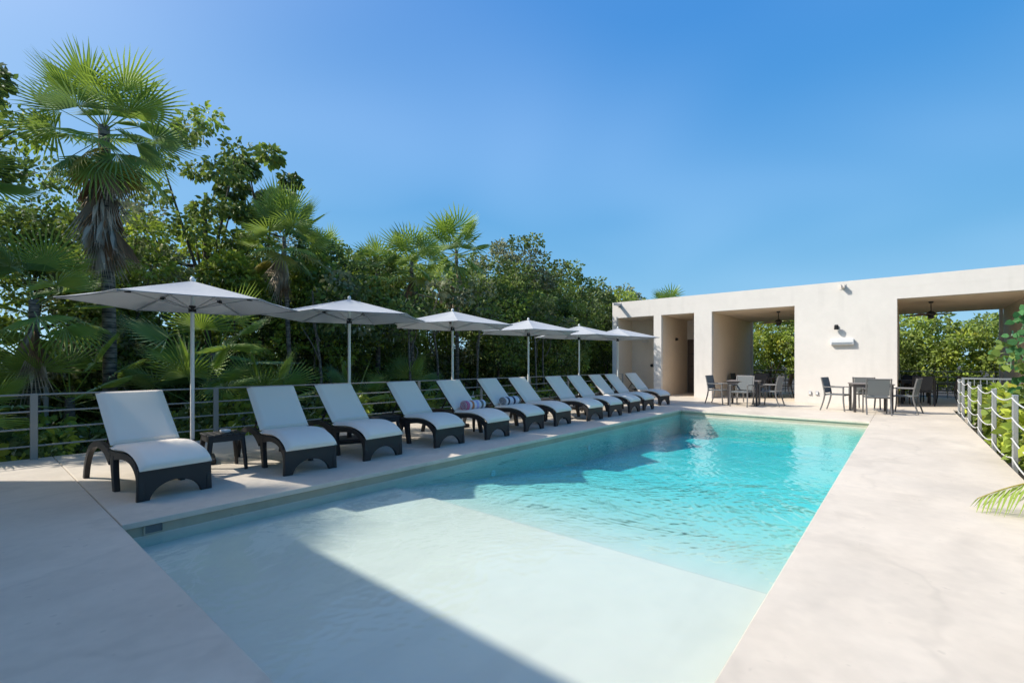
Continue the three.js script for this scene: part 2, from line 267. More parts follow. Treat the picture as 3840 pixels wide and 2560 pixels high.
for (const [X, Z, l] of [[0.60, -19.3, 'dark ceiling fan in the right open bay'], [-3.55, -19.3, 'dark ceiling fan in the left open bay']]) {
  const f = thing('ceiling_fan', l, 'ceiling fan', [X, CEIL, Z], 0.4, 'ceiling fans of the pavilion');
  part('canopy', new THREE.CylinderGeometry(0.07, 0.05, 0.06, 20).translate(0, -0.03, 0), M.black, f);
  part('rod', bar(V(0, -0.06, 0), V(0, -0.30, 0), 0.013), M.black, f);
  part('motor', new THREE.LatheGeometry([[0, -0.48], [0.06, -0.47], [0.11, -0.42], [0.12, -0.37], [0.07, -0.32], [0, -0.29]].map((p) => new THREE.Vector2(...p)), 24), M.black, f);
  part('lamp_bowl', new THREE.SphereGeometry(0.09, 20, 10, 0, 2 * PI, PI / 2, PI / 2).scale(1, 0.8, 1).translate(0, -0.475, 0), M.darkSling, f);
  for (let k = 0; k < 5; k++) { const g = new RoundedBoxGeometry(0.5, 0.012, 0.13, 2, 0.005); g.rotateX(0.2); g.translate(0.37, -0.41, 0); g.rotateY(k * 2 * PI / 5); part('blade', g, M.door, f); }
}
{ // the house behind the photographer: only its shade falls into the picture
  const b = thing('terrace_house', 'cream stucco house behind the near end of the pool', 'house', [0, 0, 0]);
  const H = 5.4, z = 2.1;
  part('wall', box(-10.28, 7, 0, H - 0.3, z, z + 7), M.stucco, b);
  part('roof', box(-10.28, 7, H - 0.299, H, z, z + 7), M.stucco, b);
  for (const X of [-7.5, 3.5]) { const d = part('window', box(X - 0.8, X + 0.8, 0.9, 2.2, z - 0.012, z + 0.01), std([0.05, 0.07, 0.08], 0.1), b); part('frame', join([box(X - 0.86, X - 0.8, 0.84, 2.26, z - 0.03, z + 0.01), box(X + 0.8, X + 0.86, 0.84, 2.26, z - 0.03, z + 0.01), box(X - 0.8, X + 0.8, 2.2, 2.26, z - 0.03, z + 0.01), box(X - 0.8, X + 0.8, 0.84, 0.9, z - 0.03, z + 0.01), box(X - 0.02, X + 0.02, 0.9, 2.2, z - 0.03, z - 0.012)]), M.white, d); }
}

// ---------------------------------------------------------------- loungers (front edge at x = 0, body along -x, centred on z)
function makeLounger() {
  const g = thing('sun_lounger', '', 'sun lounger'), W = 0.62, hw = W / 2;
  // front panel with an arched cut-out
  const s = new THREE.Shape(); s.moveTo(-hw, 0); s.lineTo(-hw + 0.01, 0.285); s.lineTo(hw - 0.01, 0.285); s.lineTo(hw, 0); s.lineTo(hw - 0.09, 0);
  s.bezierCurveTo(hw - 0.11, 0.09, hw - 0.2, 0.155, 0, 0.155); s.bezierCurveTo(-hw + 0.2, 0.155, -hw + 0.11, 0.09, -hw + 0.09, 0); s.closePath();
  const fp = new THREE.ExtrudeGeometry(s, { depth: 0.03, bevelEnabled: true, bevelThickness: 0.008, bevelSize: 0.006, bevelSegments: 2, curveSegments: 10 }); fp.rotateY(PI / 2); fp.translate(-0.045, 0.006, 0);
  part('front_panel', fp, M.darkResin, g);
  for (const k of [-1, 1]) {
    const z = k * (hw - 0.025);
    part('side_rail', band2d([[-0.03, 0.02], [-0.035, 0.16], [-0.08, 0.27], [-0.22, 0.355], [-0.42, 0.375], [-0.62, 0.36], [-0.86, 0.34]], [0.06, 0.06, 0.07, 0.065, 0.06, 0.075, 0.12], z, 0.045), M.darkResin, g);
    part('leg', band2d([[-0.72, 0.35], [-0.70, 0.2], [-0.66, 0.0]], [0.12, 0.085, 0.065], z, 0.05), M.darkResin, g);
    part('leg', band2d([[-0.78, 0.31], [-0.95, 0.39], [-1.17, 0.425], [-1.40, 0.37], [-1.56, 0.2], [-1.63, 0.0]], [0.13, 0.08, 0.065, 0.065, 0.06, 0.055], z, 0.05), M.darkResin, g);
  }
  const slats = []; for (let k = 0; k < 9; k++) { const t = k / 8, x = -0.1 - t * 0.62; slats.push(box(x - 0.028, x + 0.028, 0.33 + 0.045 * Math.sin(Math.min(1, t * 1.2) * PI * 0.6), 0.345 + 0.045 * Math.sin(Math.min(1, t * 1.2) * PI * 0.6), -hw + 0.045, hw - 0.045)); }
  part('seat_slats', join(slats), M.darkResin, g);
  const bf = new RoundedBoxGeometry(0.74, 0.035, W - 0.06, 2, 0.012); bf.translate(-0.37, 0, 0); bf.rotateZ(-47 * PI / 180); bf.translate(-0.74, 0.375, 0);
  part('backrest_frame', bf, M.darkResin, g);
  part('stay', join([bar(V(-1.02, 0.68, hw - 0.1), V(-1.22, 0.41, hw - 0.1), 0.012), bar(V(-1.02, 0.68, -hw + 0.1), V(-1.22, 0.41, -hw + 0.1), 0.012), bar(V(-1.22, 0.41, hw - 0.05), V(-1.22, 0.41, -hw + 0.05), 0.014)]), M.darkResin, g);
  // cushions: padded slabs swept along a side profile
  const pad = (pts, th, w) => {
    const c = new THREE.SplineCurve(pts.map((p) => new THREE.Vector2(...p))), n = 18, m = 14, pos = [], idx = [], uv = [], L = c.getLength();
    const P = (i, j, top) => { const t = i / n, p = c.getPoint(t), tg = c.getTangent(t), z = (j / m - 0.5) * w, e = Math.min(1, Math.min(t, 1 - t) * L / 0.035), f = Math.min(1, (0.5 - Math.abs(j / m - 0.5)) * w / 0.035), r = Math.sqrt(Math.max(0, 1 - (1 - e) ** 2)) * Math.sqrt(Math.max(0, 1 - (1 - f) ** 2)); const k = top ? th * 0.5 * r + 0.006 * Math.sin(t * PI) * Math.cos((j / m - 0.5) * PI) : -th * 0.5 * r; return [p.x - tg.y * -k, p.y + tg.x * -k, z, t * L, z]; };
    for (const top of [1, 0]) for (let i = 0; i <= n; i++) for (let j = 0; j <= m; j++) { const q = P(i, j, top); pos.push(q[0], q[1], q[2]); uv.push(q[3], q[4]); }
    const S = (n + 1) * (m + 1), at = (t, i, j) => (t ? 0 : S) + i * (m + 1) + j;
    for (let i = 0; i < n; i++) for (let j = 0; j < m; j++) { idx.push(at(1, i, j), at(1, i, j + 1), at(1, i + 1, j), at(1, i + 1, j), at(1, i, j + 1), at(1, i + 1, j + 1)); idx.push(at(0, i, j), at(0, i + 1, j), at(0, i, j + 1), at(0, i + 1, j), at(0, i + 1, j + 1), at(0, i, j + 1)); }
    const q = new THREE.BufferGeometry(); q.setAttribute('position', new THREE.Float32BufferAttribute(pos, 3)); q.setAttribute('uv', new THREE.Float32BufferAttribute(uv, 2)); q.setIndex(idx); q.computeVertexNormals(); return q;
  };
  part('seat_cushion', pad([[0.02, 0.285], [-0.04, 0.345], [-0.16, 0.40], [-0.34, 0.432], [-0.54, 0.428], [-0.72, 0.415], [-0.79, 0.43]], 0.075, W - 0.01), M.cushion, g);
  part('back_cushion', pad([[-0.765, 0.45], [-0.85, 0.54], [-1.0, 0.70], [-1.15, 0.865], [-1.24, 0.965]], 0.07, W - 0.01), M.cushion, g);
  return g;
}
const ORD = ['nearest', 'second', 'third', 'fourth', 'fifth', 'sixth', 'seventh', 'eighth', 'ninth', 'tenth', 'eleventh', 'twelfth'];
const LZ = [-1.36, -2.68, -3.72, -4.94, -5.98, -7.14, -8.12, -9.3, -10.3, -11.45, -12.35, -14.1];
const loungers = [];
{
  const proto = makeLounger();
  const say = ['nearest to the camera, beside the first parasol pole', 'second from the camera, just past the dark side table', 'third from the camera, before the second parasol pole', 'fourth from the camera, past the second parasol pole', 'fifth from the camera, with a bright striped towel on it', 'sixth from the camera, with a grey striped towel on it', 'seventh from the camera, left of the fourth parasol pole', 'eighth from the camera, right of the fourth parasol pole', 'ninth from the camera, left of the fifth parasol pole', 'tenth from the camera, right of the fifth parasol pole', 'second from the pavilion', 'standing alone by the pavilion shower bay'];
  LZ.forEach((z, i) => {
    const o = i ? proto.clone() : proto; if (i) { o.name = numbered('sun_lounger'); scene.add(o); o.userData = { category: 'sun lounger' }; }
    reseed(500 + i); o.position.set(-5.40 + rr(-0.05, 0.05) - (i === 11 ? 0.3 : 0), 0, z); o.rotation.y = rr(-0.055, 0.055) + (i === 0 ? 0.08 : i === 11 ? -0.1 : 0);
    tag(o, 'dark lounger with white cushions, ' + say[i], 'sun lounger', 'sun loungers along the pool'); loungers.push(o);
  });
}
// rolled striped towels
function towel(L, x, y, label, stripes) {
  const lo = loungers[L], p = lo.position, g = thing('rolled_towel', label, 'towel', [p.x + x, y, p.z + 0.02], 0.05, 'rolled towels on the loungers');
  const r = 0.088, len = 0.48, n = stripes.length;
  stripes.forEach((c, k) => { const q = new THREE.CylinderGeometry(r, r, len / n, 22, 2, false); q.scale(1.12, 0.95, 1); q.rotateX(PI / 2); q.translate(0, r * 0.95, -len / 2 + (k + 0.5) * len / n); const a = q.attributes.position; for (let i = 0; i < a.count; i++) { const ang = Math.atan2(a.getY(i) - r, a.getX(i)); const b = 1 + 0.05 * Math.sin(3 * ang + k); a.setX(i, a.getX(i) * b); } q.computeVertexNormals(); part('stripe', q, c, g); });
  for (const e of [-1, 1]) { const pts = []; for (let i = 0; i < 40; i++) { const t = i / 39, a = t * 5 * PI; pts.push(V(Math.cos(a) * r * (0.12 + 0.85 * t), r * 0.95 + Math.sin(a) * r * (0.1 + 0.78 * t), e * (len / 2 + 0.002))); } part('rolled_edge', new THREE.TubeGeometry(new THREE.CatmullRomCurve3(pts), 80, 0.006, 5), stripes[0], g); }
}
const cl = (r, g, b) => std([r, g, b], 0.95);
{ const w = cl(0.66, 0.62, 0.64), v = cl(0.42, 0.38, 0.60), o = cl(0.55, 0.19, 0.08), k = cl(0.55, 0.16, 0.25), gr = cl(0.17, 0.16, 0.14), n = cl(0.04, 0.045, 0.075);
  towel(4, -0.60, 0.452, 'rolled towel with orange, pink and violet stripes on the fifth lounger', [w, gr, w, v, w, o, w, k]);
  towel(5, -0.62, 0.452, 'rolled white towel with dark blue stripes on the sixth lounger', [gr, w, w, n, w, w, n, w]); }

// ---------------------------------------------------------------- side tables
const UZ = [-1.92, -4.13, -6.42, -8.90, -11.2, -13.5], UX = -7.0;
const sideSpots = [[-6.35, -2.06, 'dark slatted side table between the first two loungers'], [-6.4, -4.36, 'dark side table between the third and fourth loungers'], [-6.4, -6.42, 'dark side table holding a green coconut, between the towelled loungers'], [-6.4, -8.72, 'dark side table between the seventh and eighth loungers'], [-6.4, -10.88, 'dark side table between the ninth and tenth loungers']];
const tables = [];
{
  const t0 = thing('side_table', '', 'side table');
  const legs = [[-1, -1], [-1, 1], [1, -1], [1, 1]];
  for (let k = 0; k < 6; k++) part('slat', new RoundedBoxGeometry(0.40, 0.022, 0.062, 2, 0.006).translate(0, 0.43, -0.17 + k * 0.068), M.darkResin, t0);
  part('apron', join([box(-0.19, 0.19, 0.355, 0.418, -0.19, -0.165), box(-0.19, 0.19, 0.355, 0.418, 0.165, 0.19), box(-0.19, -0.165, 0.355, 0.418, -0.165, 0.165), box(0.165, 0.19, 0.355, 0.418, -0.165, 0.165)]), M.darkResin, t0);
  for (const [a, b] of legs) part('leg', limb([V(a * 0.165, 0.40, b * 0.165), V(a * 0.185, 0.2, b * 0.185), V(a * 0.20, 0, b * 0.20)], 0.03, 0.02, 8), M.darkResin, t0);
  sideSpots.forEach(([x, z, l], i) => { const o = i ? t0.clone() : t0; if (i) { o.name = numbered('side_table'); o.userData = {}; scene.add(o); } o.position.set(x, 0, z); o.rotation.y = 0.05 * i - 0.08; tag(o, l, 'side table', 'side tables between the loungers'); tables.push(o); });
  const a = thing('ashtray', 'small white ashtray on the nearest side table', 'ashtray', [-6.33, 0.441, -2.08]);
  part('bowl', new THREE.LatheGeometry([[0, 0], [0.045, 0], [0.055, 0.012], [0.06, 0.035], [0.052, 0.035], [0.045, 0.014], [0, 0.012]].map((p) => new THREE.Vector2(...p)), 24), M.white, a);
  const c = thing('coconut', 'green coconut with a cut top on the side table beside the striped towel', 'coconut', [-6.36, 0.441, -6.34]);
  const husk = new THREE.LatheGeometry([[0, 0], [0.05, 0.004], [0.09, 0.05], [0.10, 0.1], [0.085, 0.16], [0.05, 0.195], [0, 0.2]].map((p) => new THREE.Vector2(...p)), 20);
  part('husk', husk, std([0.20, 0.23, 0.025], 0.5), c); part('cut_top', new THREE.CylinderGeometry(0.042, 0.05, 0.012, 16).translate(0, 0.199, 0), M.white, c); part('straw', bar(V(0.01, 0.19, 0), V(0.05, 0.31, 0.01), 0.004, 6), M.white, c);
}

// ---------------------------------------------------------------- parasols
{
  const RIM = 2.03, APEX = 2.34, RAD = 1.29;
  const mk = () => {
    const g = thing('parasol', '', 'parasol');
    part('base', join([new RoundedBoxGeometry(0.5, 0.07, 0.5, 3, 0.02).translate(0, 0.035, 0), cyl(0.04, 0.035, 0.24, 16).translate(0, 0.07, 0)]), M.darkResin, g);
    part('pole', cyl(0.024, 0.022, 2.22, 16).translate(0, 0.06, 0), M.pole, g);
    // canopy: six fabric panels, each sagging between its ribs
    const pos = [], uv = [], idx = [], N = 10;
    for (let k = 0; k < 6; k++) {
      const a0 = k * PI / 3, a1 = a0 + PI / 3, b = pos.length / 3;
      for (let i = 0; i <= N; i++) for (let j = 0; j <= N; j++) {
        const r = i / N, t = j / N, x0 = Math.cos(a0) * RAD * r, z0 = Math.sin(a0) * RAD * r, x1 = Math.cos(a1) * RAD * r, z1 = Math.sin(a1) * RAD * r, m = Math.sin(t * PI), pull = 1 - 0.035 * m * r * r;
        pos.push((x0 + (x1 - x0) * t) * pull, APEX + (RIM - APEX) * r - 0.035 * m * Math.sin(r * PI * 0.85) + 0.012 * m * r, (z0 + (z1 - z0) * t) * pull); uv.push(x0 + (x1 - x0) * t, z0 + (z1 - z0) * t);
      }
      for (let i = 0; i < N; i++) for (let j = 0; j < N; j++) { const a = b + i * (N + 1) + j; idx.push(a, a + 1, a + N + 1, a + 1, a + N + 2, a + N + 1); }
    }
    const cg = new THREE.BufferGeometry(); cg.setAttribute('position', new THREE.Float32BufferAttribute(pos, 3)); cg.setAttribute('uv', new THREE.Float32BufferAttribute(uv, 2)); cg.setIndex(idx); cg.computeVertexNormals();
    const can = part('canopy', cg, M.canopy, g);
    const hem = []; for (let k = 0; k < 6; k++) { const a0 = k * PI / 3, a1 = a0 + PI / 3, p = []; for (let j = 0; j <= 6; j++) { const t = j / 6, m = Math.sin(t * PI), pull = 1 - 0.035 * m; p.push(V((Math.cos(a0) + (Math.cos(a1) - Math.cos(a0)) * t) * RAD * pull, RIM - 0.035 * m * Math.sin(PI * 0.85) + 0.012 * m, (Math.sin(a0) + (Math.sin(a1) - Math.sin(a0)) * t) * RAD * pull)); } hem.push(new THREE.TubeGeometry(new THREE.CatmullRomCurve3(p), 10, 0.006, 5)); }
    part('hem', join(hem), M.canopy, can);
    part('finial', new THREE.SphereGeometry(0.028, 14, 10).scale(1, 1.2, 1).translate(0, APEX + 0.02, 0), M.pole, can);
    part('hub', join([new THREE.CylinderGeometry(0.045, 0.05, 0.07, 16).translate(0, 2.24, 0), new THREE.CylinderGeometry(0.04, 0.045, 0.08, 16).translate(0, 1.98, 0)]), M.black, g);
    for (let k = 0; k < 6; k++) {
      const a = k * PI / 3, P = (r, dy = 0) => V(Math.cos(a) * RAD * r, APEX + (RIM - APEX) * r - dy, Math.sin(a) * RAD * r);
      const rb = part('rib', bar(P(0.03, 0.03), P(0.985, 0.016), 0.009, 6), M.steel, g);
      part('strut', bar(V(Math.cos(a) * 0.04, 1.98, Math.sin(a) * 0.04), P(0.5, 0.03), 0.007, 6), M.steel, rb);
      part('joint', new RoundedBoxGeometry(0.07, 0.04, 0.04, 2, 0.01).rotateY(-a).translate(...P(0.5, 0.03).toArray()), M.black, rb);
    }
    return g;
  };
  const p0 = mk(), say = ['largest and nearest to the camera', 'second from the camera', 'third from the camera', 'fourth from the camera', 'fifth from the camera', 'farthest, in front of the pavilion'];
  UZ.forEach((z, i) => { const o = i ? p0.clone() : p0; if (i) { o.name = numbered('parasol'); o.userData = {}; scene.add(o); } o.position.set(UX, 0, z); reseed(900 + i); o.rotation.y = PI / 2 - 0.26 + (i ? rr(-0.14, 0.14) : 0); o.scale.y = 1 + (i === 5 ? 0.025 : 0); tag(o, 'pale grey six-sided parasol behind the loungers, ' + say[i], 'parasol', 'parasols along the loungers'); });
}

// ---------------------------------------------------------------- dining sets
function makeChair(name, sl, fr) {
  const g = thing(name, '', 'chair');
  part('seat', new RoundedBoxGeometry(0.46, 0.03, 0.46, 3, 0.012).translate(0, 0.44, 0), sl, g);
  const bk = new RoundedBoxGeometry(0.44, 0.42, 0.025, 3, 0.01); bk.rotateX(-0.16); bk.translate(0, 0.685, -0.255); part('backrest', bk, sl, g);
  for (const s of [-1, 1]) {
    part('leg', band2d([[0.25, 0], [0.225, 0.25], [0.22, 0.45], [0.22, 0.63]], [0.026, 0.034, 0.036, 0.034], s * 0.245, 0.032, 0.005).rotateY(-PI / 2).rotateY(0), fr, g);
    part('leg', band2d([[-0.32, 0], [-0.245, 0.25], [-0.215, 0.45], [-0.245, 0.66], [-0.295, 0.90]], [0.026, 0.034, 0.036, 0.034, 0.03], s * 0.245, 0.032, 0.005).rotateY(-PI / 2), fr, g);
    part('armrest', new RoundedBoxGeometry(0.05, 0.026, 0.50, 2, 0.01).translate(s * 0.245, 0.642, -0.01), fr, g);
  }
  part('rail', join([bar(V(-0.24, 0.42, 0.21), V(0.24, 0.42, 0.21), 0.012), bar(V(-0.24, 0.42, -0.21), V(0.24, 0.42, -0.21), 0.012), bar(V(-0.24, 0.89, -0.292), V(0.24, 0.89, -0.292), 0.014)]), fr, g);
  return g;
}
function makeTable(name, top, fr) {
  const g = thing(name, '', 'table');
  for (let k = 0; k < 8; k++) part('plank', new RoundedBoxGeometry(0.88, 0.028, 0.106, 2, 0.005).translate(0, 0.741, -0.385 + k * 0.11), top, g);
  part('apron', join([box(-0.41, 0.41, 0.66, 0.726, -0.42, -0.40), box(-0.41, 0.41, 0.66, 0.726, 0.40, 0.42), box(-0.42, -0.40, 0.66, 0.726, -0.40, 0.40), box(0.40, 0.42, 0.66, 0.726, -0.40, 0.40)]), fr, g);
  for (const a of [-1, 1]) for (const b of [-1, 1]) part('leg', new RoundedBoxGeometry(0.06, 0.66, 0.06, 2, 0.008).translate(a * 0.385, 0.33, b * 0.385), fr, g);
  return g;
}
{
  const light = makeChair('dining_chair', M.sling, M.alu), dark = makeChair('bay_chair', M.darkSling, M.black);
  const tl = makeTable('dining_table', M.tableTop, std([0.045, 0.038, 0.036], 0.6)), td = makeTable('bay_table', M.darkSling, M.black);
  const first = new Set();
  const put = (proto, name, x, z, turn, label, cat, group) => { const isNew = first.has(proto), o = isNew ? proto.clone() : proto; if (isNew) { o.name = numbered(name); o.userData = {}; scene.add(o); } first.add(proto); o.position.set(x, 0, z); o.rotation.y = turn; tag(o, label, cat, group); };
  const set = (cx, cz, rot, pt, pc, tn, cn, where, sides) => {
    put(pt, tn, cx, cz, rot, `square slatted table ${where}`, 'table', 'pavilion tables');
    for (const [nm, a, d, jx] of sides) { const t = rot + a; put(pc, cn, cx + Math.sin(t) * d + Math.cos(t) * jx, cz + Math.cos(t) * d - Math.sin(t) * jx, t + PI, `${pc === light ? 'grey sling' : 'dark'} armchair ${nm} of the table ${where}`, 'chair', 'pavilion chairs'); }
  };
  const all = [['on the pool side', 0, 0.70, 0.02], ['on the right side', PI / 2, 0.72, 0], ['on the far side', PI, 0.74, -0.04], ['on the left side', -PI / 2, 0.74, 0.04]];
  set(-0.72, -15.68, 0.2, tl, light, 'dining_table', 'dining_chair', 'outside before the broad pier', all);
  set(-3.85, -15.78, 0.12, tl, light, 'dining_table', 'dining_chair', 'outside before the left open bay', all);
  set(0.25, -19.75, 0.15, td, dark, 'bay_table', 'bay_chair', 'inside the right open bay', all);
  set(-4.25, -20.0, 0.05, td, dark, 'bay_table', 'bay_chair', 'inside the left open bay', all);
}

// ---------------------------------------------------------------- railings
function railing(label, group, posts, levels, r, pw) {
  const g = thing('railing', label, 'railing', [posts[0][0], 0, posts[0][1]], 0, group), o = posts[0];
  posts.forEach(([x, z, y0 = 0]) => part('post', new RoundedBoxGeometry(pw * 0.45, 0.9 - y0, pw, 2, 0.006).translate(x - o[0], (0.9 + y0) / 2 - 0.02, z - o[1]), M.rail, g));
  for (const y of levels) for (let i = 0; i + 1 < posts.length; i++) { const a = posts[i], b = posts[i + 1]; part('rail', bar(V(a[0] - o[0], y, a[1] - o[1]), V(b[0] - o[0], y, b[1] - o[1]), r), M.rail, g); }
}
railing('grey metal railing behind the loungers', null, [1.2, -0.63, -2.78, -4.93, -7.08, -9.23, -11.38, -13.53, -15.7, -17.6].map((z) => [-8.9, z]), [0.865, 0.64, 0.41, 0.18], 0.012, 0.075);
railing('second grey railing across the path beyond the near left railing', null, [[-11.0, 1.2], [-11.0, -0.92], [-13.2, -1.1]].map((p) => [...p, -0.38]), [0.88, 0.72, 0.56, 0.40], 0.014, 0.06);
railing('grey railing across the back of the left open bay', null, [[-5.4, -23.75], [-4.1, -23.75], [-2.85, -23.75]], [0.98, 0.78, 0.58, 0.38, 0.18], 0.016, 0.06);
railing('grey railing across the back of the right open bay', null, [[-0.15, -23.75], [1.2, -23.75], [2.5, -23.75]], [0.98, 0.78, 0.58, 0.38, 0.18], 0.016, 0.06);
{ // rope railing on the right
  const posts = [-3.0, -4.85, -6.7, -8.53, -10.35, -12.18, -14.0, -15.45, -16.5], X = 1.05, g = thing('rope_railing', 'grey posts with four slack ropes along the right walk', 'railing', [X, 0, -8.53]);
  posts.forEach((z) => { const p = part('post', new RoundedBoxGeometry(0.05, 1.2, 0.085, 2, 0.006).translate(0, 0.27, z + 8.53), M.steel, g); part('cap', new RoundedBoxGeometry(0.054, 0.02, 0.09, 2, 0.006).translate(0, 0.878, z + 8.53), M.steel, p); });
  for (const y of [0.85, 0.60, 0.34, 0.10]) for (let i = 0; i + 1 < posts.length; i++) { const a = posts[i] + 8.53, b = posts[i + 1] + 8.53, s = 0.07 * (a - b) / 1.83, pts = []; for (let k = 0; k <= 6; k++) { const t = k / 6; pts.push(V(-0.028, y - s * 4 * t * (1 - t), a + (b - a) * t)); } part('rope', new THREE.TubeGeometry(new THREE.CatmullRomCurve3(pts), 14, 0.009, 7), M.rope, g); }
  // return gate with upright bars
  const t = thing('bar_gate', 'grey gate of upright bars at the far end of the rope railing', 'gate', [1.1, 0, -16.6]);
  part('frame', join([box(0, 1.5, 0.88, 0.92, -0.02, 0.02), box(0, 1.5, 0.06, 0.1, -0.02, 0.02), box(0, 0.04, 0.1, 0.88, -0.02, 0.02), box(1.46, 1.5, 0.1, 0.88, -0.02, 0.02)]), M.steel, t);
  for (let k = 1; k < 13; k++) part('bar', box(k * 0.113, k * 0.113 + 0.016, 0.1, 0.88, -0.008, 0.008), M.steel, t);
  part('foot', join([box(0, 0.04, -0.4, 0.06, -0.02, 0.02), box(1.46, 1.5, -0.4, 0.06, -0.02, 0.02)]), M.steel, t);
}

// ---------------------------------------------------------------- fan palms
function fanLeaf(n, span, rad, pet, droop, fold, thin = 0.9) {   // petiole from the origin along +z, fan in the xz plane, upper side +y
  const pos = [], push = (...p) => p.forEach((v) => pos.push(v.x, v.y, v.z)), hub = V(0, -droop * 0.06, pet);
  const pt = (a, r, y) => V(Math.sin(a) * r, hub.y + y - droop * (r / rad) * (r / rad) * 0.35 * rad, pet + Math.cos(a) * r);
  for (let k = 0; k < n; k++) {
    const a = -span + 2 * span * (k + 0.5) / n, w = span / n * thin, L = rad * (0.80 + 0.20 * Math.cos(a * 0.55)) * (0.93 + 0.14 * hash(k, n, 7)), m = L * 0.40;
    const l = pt(a - w, m, -fold), c = pt(a, m, fold * 0.7), r = pt(a + w, m, -fold), q = pt(a + (hash(k, 3, n) - 0.5) * 0.06, L, -droop * 0.10 * hash(k, 9, n)), q1 = pt(a - w * 0.36, L * 0.74, -0.005), q2 = pt(a + w * 0.36, L * 0.74, -0.005);
    push(hub, c, l, hub, r, c, l, c, q1, c, r, q2, c, q2, q1, q1, q2, q);
  }
  const s = 0.011; // petiole: a thin three-sided stalk
  const A = [V(s, 0, 0), V(-s, 0, 0), V(0, -s * 1.4, 0)], B = [V(s * 0.6, hub.y, pet + 0.03), V(-s * 0.6, hub.y, pet + 0.03), V(0, hub.y - s, pet + 0.03)];
  for (let i = 0; i < 3; i++) { const j = (i + 1) % 3; push(A[i], A[j], B[i], B[i], A[j], B[j]); }
  const g = new THREE.BufferGeometry(); g.setAttribute('position', new THREE.Float32BufferAttribute(pos, 3)); g.computeVertexNormals(); g.setAttribute('uv', new THREE.BufferAttribute(new Float32Array(pos.length / 3 * 2), 2)); return g;
}
const FAN = [fanLeaf(24, 1.75, 0.82, 0.72, 0.10, 0.018, 0.8), fanLeaf(24, 1.85, 0.76, 0.70, 0.45, 0.02, 0.8), fanLeaf(24, 1.8, 0.76, 0.62, 0.95, 0.02, 0.8)];
const WIDE = [fanLeaf(17, 2.1, 0.70, 0.66, 0.12, 0.02, 0.72), fanLeaf(17, 2.1, 0.66, 0.60, 0.45, 0.02, 0.72), fanLeaf(16, 1.9, 0.66, 0.52, 0.95, 0.02, 0.72)];   // stiffer fans of fewer, broader blades
const DEAD = [fanLeaf(11, 0.42, 0.85, 0.42, 0.2, 0.04, 0.7), fanLeaf(9, 0.3, 0.95, 0.36, 0.1, 0.045, 0.7)];
function leafAt(parent, geo, mat, pos, az, el, roll, sc, name = 'frond') {
  const m = part(name, geo, mat, parent); m.position.copy(pos); m.scale.setScalar(sc);
  m.quaternion.setFromEuler(new THREE.Euler(-el, az, roll, 'YXZ')); return m;
}
function fanPalm(o) {
  reseed(o.seed); const g = thing('fan_palm', o.label, 'palm', [o.x, -0.4, o.z], 0, o.group), h = o.h + 0.4, lean = o.lean || [0, 0];
  const top = V(lean[0], h, lean[1]);
  if (h > 1) part('trunk', limb([V(0, 0, 0), V(lean[0] * 0.2 + rr(-0.05, 0.05), h * 0.35, lean[1] * 0.2), V(lean[0] * 0.6, h * 0.7, lean[1] * 0.6), top], o.r || 0.085, (o.r || 0.085) * 0.75, 9), o.bark || M.paleBark, g);
  const n = o.n || 26, sc = o.s || 1;
  for (let k = 0; k < n; k++) {
    const t = (k + 0.5) / n, el = (1.35 - (o.fall || 2.0) * Math.pow(t, 1.05)) + rr(-0.12, 0.12), az = k * 2.39996 + rr(-0.3, 0.3);
    const v = el > 0.7 ? 0 : el > 0 ? (R() < 0.5 ? 0 : 1) : 2, mat = t > 0.86 && R() < (o.old ?? 0.35) ? M.frondOld : R() < (o.blue ?? 0.25) ? M.frondBlue : M.frond;
    leafAt(g, (o.fan || FAN)[v], mat, top.clone().add(V(0, -0.25 * t, 0)), az, el, rr(-0.5, 0.5), sc * rr(0.85, 1.12));
  }
  for (let k = 0; k < (o.dead || 0); k++) { const t = R(); leafAt(g, DEAD[k % 2], R() < 0.2 ? M.frondRust : M.frondDead, top.clone().add(V(0, -0.12 - t * (o.skirt || 0.8), 0)), rr(0, 6.28), -1.5 + 0.75 * R() * R(), rr(-1.2, 1.2), sc * rr(0.8, 1.15), 'dead_frond'); }
  return g;
}
// ---------------------------------------------------------------- broadleaf trees and shrubs
const hues = { deep: [0.115, 0.175, 0.038], mid: [0.20, 0.275, 0.047], fresh: [0.30, 0.39, 0.05], grey: [0.22, 0.245, 0.12], lime: [0.39, 0.44, 0.045], sea: [0.08, 0.24, 0.07] };
